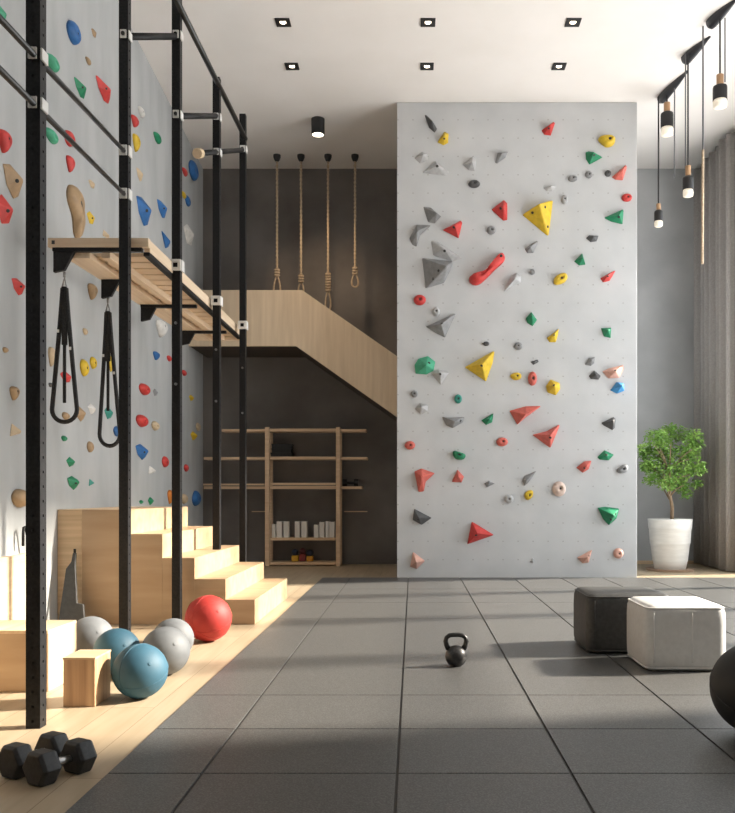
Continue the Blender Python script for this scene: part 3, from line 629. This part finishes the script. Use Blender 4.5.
# ------------------------------------------------------------------ bookshelf in the alcove
DS = 14.32; s = DS/F
sh = thing('shelf_unit', 'slim open wooden shelf unit with long boards against the dark alcove wall', 'shelf', ((303-CX)*s, DS, 0))
def sx(px): return (px-CX)*s
def sz(py): return EYE-(py-CY)*s
for a in (267, 338):
    for dd in (DS, DS+.36): rel(boxo('upright', M['shelf'], None, sx(a)-.035, sx(a)+.035, dd, dd+.05, 0, sz(427), bevel=.004), sh)
rows = [(221,366,430),(203,367,458),(203,362,487.5)]
for a, b, y in rows: rel(boxo('shelf_board', M['shelf'], None, max(sx(a), WX(DS)+.02), sx(b), DS+.051, DS+.359, sz(y)-.025, sz(y)+.02, bevel=.004), sh)
rel(boxo('rail', M['shelf'], None, sx(269.5), sx(335.5), DS+.01, DS+.05, sz(484)-.02, sz(484)+.02), sh)
rel(boxo('rail', M['shelf'], None, sx(203), sx(264.5), DS+.01, DS+.05, sz(484.5)-.015, sz(484.5)+.015), sh)
for y in (430, 458, 487.5): rel(boxo('rail', M['shelf'], None, sx(269.5), sx(335.5), DS+.01, DS+.05, sz(y)-.025, sz(y)+.025, bevel=.003), sh)
for y in (539, 563.5): rel(boxo('shelf_board', M['shelf'], None, sx(269.5), sx(335.5), DS+.01, DS+.40, sz(y)-.025, sz(y)+.02, bevel=.004), sh)
for a, b in ((247,264),(342,366)): rel(boxo('thin_rail', M['shelf'], None, sx(a), sx(b), BACK-.06, BACK-.03, sz(512)-.008, sz(512)+.008), sh)
zb = sz(539)+.021
def cx7(v): return 255+v*.209
books = [(76,95,523,'short narrow white book at the upright end of the lower shelf row'),(98,126,510,'tall wide white book second in the lower shelf row'),(132,158,510,'tall white book third in the row, before the first gap'),
 (186,212,510,'white book alone pair, nearer the upright with short book'),(218,245,510,'white book alone pair, nearer the slanted group'),(278,302,526,'shortest white book starting the far group'),
 (304,330,513,'white book second in the far group'),(334,351,509,'thin white book third in the far group'),(352,378,512,'white book at the end of the row by the far upright')]
books[3] = books[3][:3]+('left white book of the middle pair on the lower shelf',); books[4] = books[4][:3]+('right white book of the middle pair on the lower shelf',)
for a, b, t, lb in books:
    x0, x1 = sx(cx7(a)), sx(cx7(b)); h = sz(415+t*.209)-zb
    o = thing('book', lb, 'book', ((x0+x1)/2, DS+.08, zb), group='white books on the lower shelf'); w2 = (x1-x0)/2-.004
    bm = B(); box(bm, -w2, -w2+.006, 0, .18, 0, h); box(bm, w2-.006, w2, 0, .18, 0, h); box(bm, -w2+.006, w2-.006, 0, .006, 0, h); link('cover', bm, M['book'], o)
    bm = B(); box(bm, -w2+.006, w2-.006, .006, .175, .005, h-.006); link('pages', bm, M['page'], o)
# dark boxes, hand weight and toys on the shelves
zt = sz(458)+.021
for k, (a, b, h, lb) in enumerate(((270,291,.075,'flat charcoal box at the bottom of the dark stack on the upper shelf'),(271,290,.07,'flat charcoal box in the middle of the dark stack on the upper shelf'),(271,291,.075,'flat charcoal box on top of the dark stack on the upper shelf'))):
    o = thing('storage_box', lb, 'box', (sx((a+b)/2), DS+.2, zt), group='dark boxes on the upper shelf'); hw = (sx(b)-sx(a))/2
    bm = B(); box(bm, -hw, hw, -.12, .12, 0, h*.7); link('body', bm, M['darkbox'], o, bevel=.004)
    bm = B(); box(bm, -hw-.005, hw+.005, -.125, .125, h*.7, h); link('lid', bm, M['darkbox'], o, bevel=.004); zt += h+.001
o = thing('hand_weight', 'small black hand weight on the shelf board right of the upright', 'dumbbell', (sx(350), DS+.2, sz(487.5)+.021))
for i, xx in enumerate((-.1, .09)):
    bm = B(); tube(bm, [(xx-.035,0,.062),(xx+.035,0,.062)], .06, 14); link('weight_head', bm, M['darkbox'], o)
bm = B(); tube(bm, [(-.07,0,.062),(.06,0,.062)], .02, 10); link('handle', bm, M['darkbox'], o)
zt = sz(563.5)+.021
toyc = {'y': mat('toy yellow', (.65,.36,.02), .5), 'r': mat('toy red', (.22,.02,.02), .5), 'o': mat('toy orange', (.62,.28,.02), .5), 'b': mat('toy navy', (.02,.03,.06), .5), 'm': mat('toy maroon', (.09,.015,.02), .5)}
def toy(px, w_, h_, cb, ch, lb, head):
    o = thing('toy_figure', lb, 'toy', (sx(px), DS+.2, zt), group='small coloured toys on the bottom shelf'); hw = w_*s/2; H = h_*s
    bm = B(); box(bm, -hw, hw, -.05, .05, 0, H); link('body', bm, toyc[cb], o, bevel=.015)
    bm = B(); sphere(bm, head, (0,0,H+head*.85), 16, 10); link('head', bm, toyc[ch], o, smooth=True)
toy(293.5, 7, 6, 'y', 'b', 'yellow toy with a dark head, nearest the left upright on the bottom shelf', .06)
toy(301, 6.0, 7.5, 'r', 'm', 'dark red toy between the yellow and orange toys', .055)
toy(308.5, 6.5, 5.5, 'o', 'b', 'orange toy with a dark head on the bottom shelf', .06)

# ------------------------------------------------------------------ balls
def ball(name, label, px, py, r, m, valve=True, seams=False, dx=0):
    d = EYE*F/((py-CY)+r); R = r*d/F; x = (px-CX)*d/F+dx; on_mat = x > -1.31
    o = thing(name, label, 'ball', (x, d, .012 if on_mat else .0005))
    bm = B(); sphere(bm, R, (0,0,R), 48, 28); link('shell', bm, m, o, smooth=True)
    bm = B(); v = Vector((.5,-.6,.35)).normalized(); lathe(bm, [(.012,-.003),(.012,.002),(.006,.003)], seg=12)
    bmesh.ops.transform(bm, verts=bm.verts[:], matrix=Matrix.Translation(Vector((0,0,R))+v*R)@v.to_track_quat('Z','Y').to_matrix().to_4x4()); link('valve', bm, m, o)
    if seams:
        for k in range(seams):
            bm = B(); rot = Matrix.Rotation(math.pi*k/seams, 3, 'Y')@Matrix.Rotation(.5, 3, 'X')
            tube(bm, [Vector((0,0,R))+rot@Vector((R*.999*math.cos(t*math.pi/32), R*.999*math.sin(t*math.pi/32), 0)) for t in range(64)], .0028, 6, closed=True); link('seam', bm, m, o, smooth=True)
    return o
ball('exercise_ball', 'blue ball nearest the small wooden block, in front of the second blue ball', 136, 671, 27, M['ball_blue'], dx=.025, seams=2)
ball('exercise_ball', 'blue ball half hidden behind the front blue ball', 117, 651.5, 23, M['ball_blue'], dx=0)
ball('exercise_ball', 'grey ball in front of the other grey ball, right of the blue balls', 165.6, 650.8, 24, M['ball_grey'])
ball('exercise_ball', 'grey ball behind the front grey ball, beside the red ball', 173, 639, 20.5, M['ball_grey'])
ball('exercise_ball', 'grey ball behind the big wooden box, next to the dark pointed board', 91, 638.5, 22, M['ball_grey'])
ball('medicine_ball', 'large red ball with fine seams at the foot of the wooden stairs', 208.4, 618.4, 23, M['ball_red'], seams=4)
ball('medicine_ball', 'big black ball cut off at the right side of the rubber floor', 758, 691, 46, M['ball_black'], seams=2)

# ------------------------------------------------------------------ boxes
bx = thing('plyo_box', 'large pale wooden box beside the nearest black post', 'wooden box', (-2.6, 5.4, 0))
x0, x1, y0, y1, h = -2.98, -2.225, 5.18, 5.62, .374
for nm, a in (('front_panel',(x0,x1,y0,y0+.02,.0005,h-.02)),('back_panel',(x0,x1,y1-.02,y1,.0005,h-.02)),('side_panel',(x0,x0+.02,y0+.021,y1-.021,.0005,h-.02)),('side_panel',(x1-.02,x1,y0+.021,y1-.021,.0005,h-.02)),('top_panel',(x0,x1,y0,y1,h-.02,h))):
    rel(boxo(nm, M['pale_y'] if nm in ('top_panel',) else M['pale_z'] if nm == 'side_panel' else M['step'], None, *a, bevel=.002), bx)  # front and back darker than sides and top: shade put into the wood colour
bb = thing('wooden_block', 'small upright striped wooden block beside the front blue ball', 'wooden block', (-1.89, 4.93, 0))
rel(boxo('core', M['stripe'], None, -1.98, -1.80, 4.81, 5.06, .0005, .268, bevel=.003), bb)
rel(boxo('top_panel', M['pale_x'], None, -1.983, -1.797, 4.807, 5.063, .268, .28, bevel=.002), bb)

# dark pointed board leaning on the stair front
lb = thing('leaning_board', 'dark grey pointed rubber board leaning against the wooden stair front', 'board', (-3.0, 7.6, 0))
pts = [(57,622),(58,563),(62.5,556),(63,547),(66,547),(67,560),(73.5,597),(80,598),(85,622)]
dl = 7.58; base = [P(a, b, dl) for a, b in pts]; zmin = min(p.z for p in base)
bm = B(); bp = []
for p in base:
    z = (p.z-zmin)*1.0+.001; bp.append((p.x, dl+.24*z/.75, z))
prism(bm, bp, (0, .035, 0)); rel(link('board', bm, M['dark_fab'], bevel=.006), lb)
bm = B(); tube(bm, [(bp[3][0]+.012, bp[3][1]+.02, bp[3][2]-.01), (bp[3][0]+.012, bp[3][1]+.02, bp[3][2]+.035)], .012, 10); rel(link('peg', bm, M['black']), lb)
# hooked pole by the lining
hk = thing('hooked_pole', 'thin black hooked pole leaning on the wall behind the nearest post', 'pole', (WX(7.25)+.09, 7.27, 0))
a = wall_hit(18, 531); pb = Vector((WX(7.27)+.10, 7.27, .012))
top = Vector((a.x+.07, a.y, a.z))
bm = B(); tube(bm, [pb, pb.lerp(top, .5), top, top+Vector((0,-.02,.035)), top+Vector((0,-.05,.03)), top+Vector((0,-.06,-.02)), top+Vector((0,-.06,-.12))], .012, 8); rel(link('pole', bm, M['black'], smooth=True), hk)

# ------------------------------------------------------------------ dumbbells and kettlebell
def dumbbell(label, a, b):
    R = .079; rr = R; z = R*math.cos(math.pi/6); a = Vector((*a, z)); b = Vector((*b, z)); ax = (b-a).normalized(); side = Vector((-ax.y, ax.x, 0))
    c = (a+b)/2; o = thing('dumbbell', label, 'dumbbell', (c.x, c.y, .001), math.atan2(ax.y, ax.x)); L = (b-a).length/2
    for sgn in (-1, 1):
        bm = B(); hx = lambda xx, r: [bm.verts.new((xx, r*math.cos(math.pi/3*k), z+r*math.sin(math.pi/3*k))) for k in range(6)]
        rs = [hx(sgn*(L-.045), R*.86), hx(sgn*(L-.03), R), hx(sgn*(L+.03), R), hx(sgn*(L+.045), R*.86)]
        for p, q_ in zip(rs, rs[1:]):
            for k in range(6): bm.faces.new([p[k], p[(k+1)%6], q_[(k+1)%6], q_[k]])
        bm.faces.new(rs[0]); bm.faces.new(rs[-1]); link('hex_head', bm, M['hexrub'], o, bevel=.004)
    bm = B(); n = 10; tube(bm, [(-L+.045+(2*L-.09)*k/n, 0, z) for k in range(n+1)], [.015+.004*math.sin(math.pi*k/n) for k in range(n+1)], 14); link('handle', bm, M['chrome'], o, smooth=True)
dumbbell('black hex dumbbell in front, its chrome handle showing, by the rubber floor', (-1.54,3.53), (-1.45,3.685))
dumbbell('black hex dumbbell behind the front dumbbell, nearer the wall', (-1.69,3.62), (-1.605,3.79))

kd = 5.91; kx = .299; kb = thing('kettlebell', 'black cast iron kettlebell standing alone on the rubber floor', 'kettlebell', (kx, kd, .012))
bm = B(); R = .076; prof = [(.040,0)]+[(R*math.cos(t), .068+R*math.sin(t)) for t in [math.radians(v) for v in range(-62, 86, 8)]]+[(.004,.144)]; lathe(bm, prof, seg=36); link('bell', bm, M['iron'], kb, smooth=True)
hp = [(-.052,0,.118),(-.066,0,.145),(-.072,0,.172),(-.066,0,.196),(-.045,0,.212),(-.02,0,.216),(.02,0,.216),(.045,0,.212),(.066,0,.196),(.072,0,.172),(.066,0,.145),(.052,0,.118)]
bm = B(); tube(bm, hp, [.02,.018,.017,.016,.016,.016,.016,.016,.016,.017,.018,.02], 12); link('handle', bm, M['iron'], kb, smooth=True)

# ------------------------------------------------------------------ poufs
def pouf(label, x0, x1, y0, y1, h, m, pm, r=.075):
    cx, cy = (x0+x1)/2, (y0+y1)/2; o = thing('pouf', label, 'pouf', (cx, cy, .0125)); hw, hd = (x1-x0)/2, (y1-y0)/2
    def ring(inset, n=8, z=0, rr=r):
        pts = []; a, b = hw-inset, hd-inset; q_ = max(.01, rr-inset)
        for sx_, sy_, t0 in ((1,1,0),(-1,1,90),(-1,-1,180),(1,-1,270)):
            for k in range(n+1):
                t = math.radians(t0+90*k/n); pts.append((sx_*(a-q_)+q_*math.cos(t), sy_*(b-q_)+q_*math.sin(t), z))
        return pts
    bm = B(); rings = []
    for inset, z in ((.045,0),(.014,.012),(.002,.05),(0,.12),(0,h-.12),(.004,h-.05),(.018,h-.018),(.045,h-.002),(.12,h+.006)):
        rings.append([bm.verts.new(p) for p in ring(inset, 8, z)])
    for a, b in zip(rings, rings[1:]):
        n = len(a)
        for k in range(n): bm.faces.new([a[k], a[(k+1)%n], b[(k+1)%n], b[k]])
    bm.faces.new(rings[0]); bm.faces.new(rings[-1]); link('cushion', bm, m, o, smooth=True)
    for z, ins in ((h-.022, .013), (.022, .009)):
        bm = B(); tube(bm, ring(ins, 8, z), .006, 6, closed=True); link('piping', bm, pm, o, smooth=True)
    for xx in (-hw+r*.75, hw*.12):
        bm = B(); tube(bm, [(xx, -hd+.0005, z) for z in (.06, h*.5, h-.05)], .0045, 6); link('seam', bm, pm, o, smooth=True)
    return o
pouf('white square pouf in front of the dark grey pouf', 1.56, 2.12, 5.70, 6.27, .447, M['white_fab'], M['piping_w'])
pouf('dark grey square pouf partly behind the white pouf', 1.30, 1.95, 6.34, 6.95, .445, M['dark_fab'], M['dark_fab'])

# ------------------------------------------------------------------ potted tree
PD = 13.5; ps = PD/F; pt = thing('potted_tree', 'bushy green potted tree in a white ribbed pot beside the grey curtain', 'plant', ((670-CX)*ps, PD, .0005))
bm = B(); lathe(bm, [(.02,0),(.36,0),(.38,.035),(.34,.03),(.02,.03)], seg=40); link('saucer', bm, M['saucer'], pt)
bm = B(); lathe(bm, [(.245,.032),(.262,.14),(.268,.15),(.272,.16),(.302,.42),(.308,.43),(.31,.44),(.325,.66),(.331,.67),(.333,.68),(.342,.80),(.345,.82),(.325,.825),(.312,.76)], seg=48, cap1=False); link('pot', bm, M['pot'], pt, smooth=True)
bm = B(); lathe(bm, [(.31,.745),(.15,.76),(.01,.765)], seg=32); link('soil', bm, M['soil'], pt)
rnd = random.Random(3)
def zz(py): return EYE-(py-CY)*ps
def xx(px): return (px-670)*ps
bm = B(); tube(bm, [(.03,0,.74),(.035,0,1.0),(.0,0,1.2),(-.02,.0,1.4),(-.01,0,1.7)], [.032,.028,.026,.022,.014], 10)
tips = []
for k in range(16):
    th = rnd.uniform(0, 2*math.pi); z0 = rnd.uniform(1.12, 1.6); r = rnd.uniform(.22, .44); b = Vector((-.01, 0, z0)); e = Vector((r*math.cos(th), r*.8*math.sin(th), z0+rnd.uniform(.1, .5)))
    tube(bm, [b, b.lerp(e, .5)+Vector((0,0,.04)), e], [.014,.009,.004], 6)
link('trunk', bm, M['trunk'], pt, smooth=True)
bm = B()
cl = [((px, py), r) for px, py, r in ((655,438,13),(675,432,13),(690,437,11),(697,444,7),(650,452,10),(668,450,15),(688,452,13),(656,466,14),(676,470,16),(693,468,11),(650,478,9),(664,482,11),(682,485,10),(698,483,6),(685,494,6),(647,465,8),(640,447,5))]
for (px, py), r in cl:
    c0 = Vector((xx(px), rnd.uniform(-.18,.18), zz(py))); R = r*ps
    for k in range(int(r*r*1.9)):
        v = Vector((rnd.gauss(0,1), rnd.gauss(0,1), rnd.gauss(0,1))).normalized()*R*rnd.random()**.45; v.z *= .8; c = c0+v
        a = rnd.uniform(0, 2*math.pi); dr = Vector((math.cos(a), math.sin(a), rnd.uniform(-1.1,.25))).normalized(); sd_ = dr.cross(Vector((rnd.uniform(-1,1),rnd.uniform(-1,1),1))).normalized(); L = rnd.uniform(.05,.085); W = L*.24
        n_ = dr.cross(sd_)
        q_ = [c, c+dr*L*.4+sd_*W-n_*.004, c+dr*L, c+dr*L*.4-sd_*W-n_*.004]
        m_ = bm.verts.new(c+dr*L*.45+n_*.006); vv = [bm.verts.new(p) for p in q_]
        for i in range(4): bm.faces.new([vv[i], vv[(i+1)%4], m_])
link('foliage', bm, M['leaf'], pt)

# ------------------------------------------------------------------ curtain
bm = B(); rows_ = []
N = 160; y0, y1 = 13.06, BACK-.06
for zc in (.02, CEIL-.06):
    fr, bk = [], []
    for k in range(N+1):
        y = y0+(y1-y0)*k/N; ph_ = k/N*2*math.pi*7; a = .075*math.sin(ph_)+.02*math.sin(ph_*.37+1)
        fr.append(bm.verts.new((4.94+a, y, zc))); bk.append(bm.verts.new((4.952+a, y, zc)))
    rows_.append((fr, bk))
(f0, b0), (f1, b1) = rows_
for k in range(N):
    bm.faces.new([f0[k], f0[k+1], f1[k+1], f1[k]]); bm.faces.new([b0[k+1], b0[k], b1[k], b1[k+1]]); bm.faces.new([f1[k], f1[k+1], b1[k+1], b1[k]]); bm.faces.new([f0[k+1], f0[k], b0[k], b0[k+1]])
cu = link('curtain', bm, M['curtain'], smooth=True); tag(cu, 'floor-length grey pleated curtain by the window beside the potted tree', 'curtain')

# ------------------------------------------------------------------ ceiling lamps
for i, (px, py, lb) in enumerate(((283,22,'recessed square downlight, left one of the front ceiling row'),(428,22,'recessed square downlight, middle one of the front ceiling row'),(573,22,'recessed square downlight, right one of the front ceiling row'),
                   (292,66,'recessed square downlight, left one of the rear row, nearer the climbing wall'),(427,66,'recessed square downlight, middle one of the rear row, nearer the climbing wall'),(559,66,'recessed square downlight, right one of the rear row, nearer the climbing wall'))):
    d = F*(CEIL-EYE)/(CY-py); o = thing('downlight', lb, 'ceiling light', ((px-CX)*d/F, d, CEIL), group='recessed ceiling downlights')
    bm = B(); h = .088
    box(bm, -h, h, -h, -h+.05, -.012, -.001); box(bm, -h, h, h-.05, h, -.012, -.001); box(bm, -h, -h+.05, -h+.05, h-.05, -.012, -.001); box(bm, h-.05, h, -h+.05, h-.05, -.012, -.001); link('trim_ring', bm, M['lamp_black'], o)
    bm = B(); lathe(bm, [(.036,-.008),(.036,-.002)], seg=20); link('lens', bm, M['glow'], o)
o = thing('spot_lamp', 'black cylinder ceiling spot lamp near the hanging ropes', 'ceiling light', ((318-CX)*12.84/F, 12.84, CEIL))
bm = B(); lathe(bm, [(.10,-.001),(.10,-.24),(.085,-.24),(.085,-.20)], seg=32, cap1=False); link('housing', bm, M['lamp_black'], o)
bm = B(); lathe(bm, [(.084,-.239),(.084,-.205)], seg=32); link('lens', bm, M['glow'], o)
L = bpy.data.lights.new('spot_glow', 'SPOT'); L.energy = 150; L.color = (1,.72,.45); L.spot_size = math.radians(75); L.spot_blend = .8; L.shadow_soft_size = .16
lo = bpy.data.objects.new('spot_glow', L); COL.objects.link(lo); lo.parent = o; lo.location = (0,0,-.26); lo.rotation_euler = Vector((-.05,.62,-1)).to_track_quat('-Z','Y').to_euler()

def canopy(o, a, b, drop=.12):
    """long dark pod under the ceiling from a to b (relative points), thicker at the near end of its cords"""
    a, b = Vector(a), Vector(b); n = 10; bm = B(); rings = []
    ax = (b-a).normalized(); sd_ = Vector((-ax.y, ax.x, 0))
    for k in range(n+1):
        t = k/n; c = a.lerp(b, t); wv = .062*math.sin(math.pi*min(1, .12+t*.95))**.6*(1-.45*t)+.012; dp = drop*(1-t)**1.2*min(1, .45+t*4)+.025
        rings.append([bm.verts.new(c+sd_*wv*math.cos(u)+Vector((0,0,-.001-dp*max(0, math.sin(u))))) for u in [math.pi*j/8 for j in range(9)]])
    for p, q_ in zip(rings, rings[1:]):
        for j in range(8): bm.faces.new([p[j], p[j+1], q_[j+1], q_[j]])
        bm.faces.new([p[8], p[0], q_[0], q_[8]])
    bm.faces.new(rings[0]); bm.faces.new(rings[-1][::-1]); link('canopy', bm, M['canopy'], o, smooth=False)
def lampset(o, base, px, ytop, yw, ys, yb, d, wpx, cordtop):
    s = d/F; x = (px-CX)*s-base[0]; dy = d-base[1]; z = lambda y: EYE-(y-CY)*s-base[2]; r = wpx*s/2
    bm = B(); tube(bm, [(x,dy,z(yw)),(x,dy,cordtop)], .011, 8); link('cord', bm, M['cord_black'], o)
    bm = B(); lathe(bm, [(r*.5,z(yw+ (ys-yw)*.0)),(r*.5,z(ys))], c=(x,dy,0), seg=20); link('wood_collar', bm, M['collar'], o)
    yl = yb-(yb-ys)*.34
    bm = B(); lathe(bm, [(r*.55,z(ys)),(r*.95,z(ys+1.5)),(r,z(ys+3)),(r,z(yl))], c=(x,dy,0), seg=24); link('socket', bm, M['lamp_black'], o)
    bm = B(); lathe(bm, [(r*.9,z(yl)),(r*.97,z(yl+(yb-yl)*.4)),(r*.9,z(yb-.8)),(r*.6,z(yb))], c=(x,dy,0), seg=24); link('bulb', bm, M['bulb'], o, smooth=True)
def loose(o, base, px, y0, y1, d, m, r=.009):
    s = d/F; x = (px-CX)*s-base[0]; bm = B(); tube(bm, [(x, d-base[1], min(-.01, EYE-(y0-CY)*s-base[2])), (x, d-base[1], EYE-(y1-CY)*s-base[2])], r, 8); link('cord', bm, m, o)
def ceil_pt(px, py): d = F*(CEIL-EYE)/(CY-py); return Vector(((px-CX)*d/F, d, CEIL))
for lb, (pa, pb_), lamps, cords in (
    ('pendant lamp nearest the camera, single black socket on a curved canopy', ((709,22),(737,-2)), [(720,18,75,85,108,10.0,14)], [(725,18,82,9.95)]),
    ('pendant lamp on the middle canopy, its black socket hanging low before the niche wall', ((684,58),(710,36)), [(688,52,166,176,197,10.85,10.5)], [(685.5,50,170,10.9)]),
    ('twin pendant lamp on the far canopy, one socket close to it and one hanging lowest', ((660,98),(688,70)), [(667,93,103,112,136,11.9,12.5),(658.5,96,204,210,227,12.0,8.5)], [(674.5,88,177,11.7)])):
    A0, B0 = ceil_pt(*pa), ceil_pt(*pb_); o = thing('pendant_lamp', lb, 'pendant lamp', A0, group='pendant lamps by the window')
    canopy(o, (0,0,0), B0-A0)
    for (px, yt, yw, ys, yb, d, wp) in lamps: lampset(o, A0, px, yt, yw, ys, yb, d, wp, -.06)
    for px, ya, yb, d in cords: loose(o, A0, px, ya, yb, d, M['cord'])
o = thing('pull_cord', 'thin cord with a pale tan lower length hanging from the ceiling by the curtain', 'cord', ((703-CX)*10.3/F, 10.3, CEIL))
s = 10.3/F; bm = B(); tube(bm, [(0,0,-.0005),(0,0,EYE-(150-CY)*s-CEIL)], .011, 8); link('upper_cord', bm, M['cord'], o)
bm = B(); tube(bm, [(0,0,EYE-(150-CY)*s-CEIL),(-.01,0,EYE-(264-CY)*s-CEIL)], .016, 8); link('tan_rope', bm, M['rope'], o)
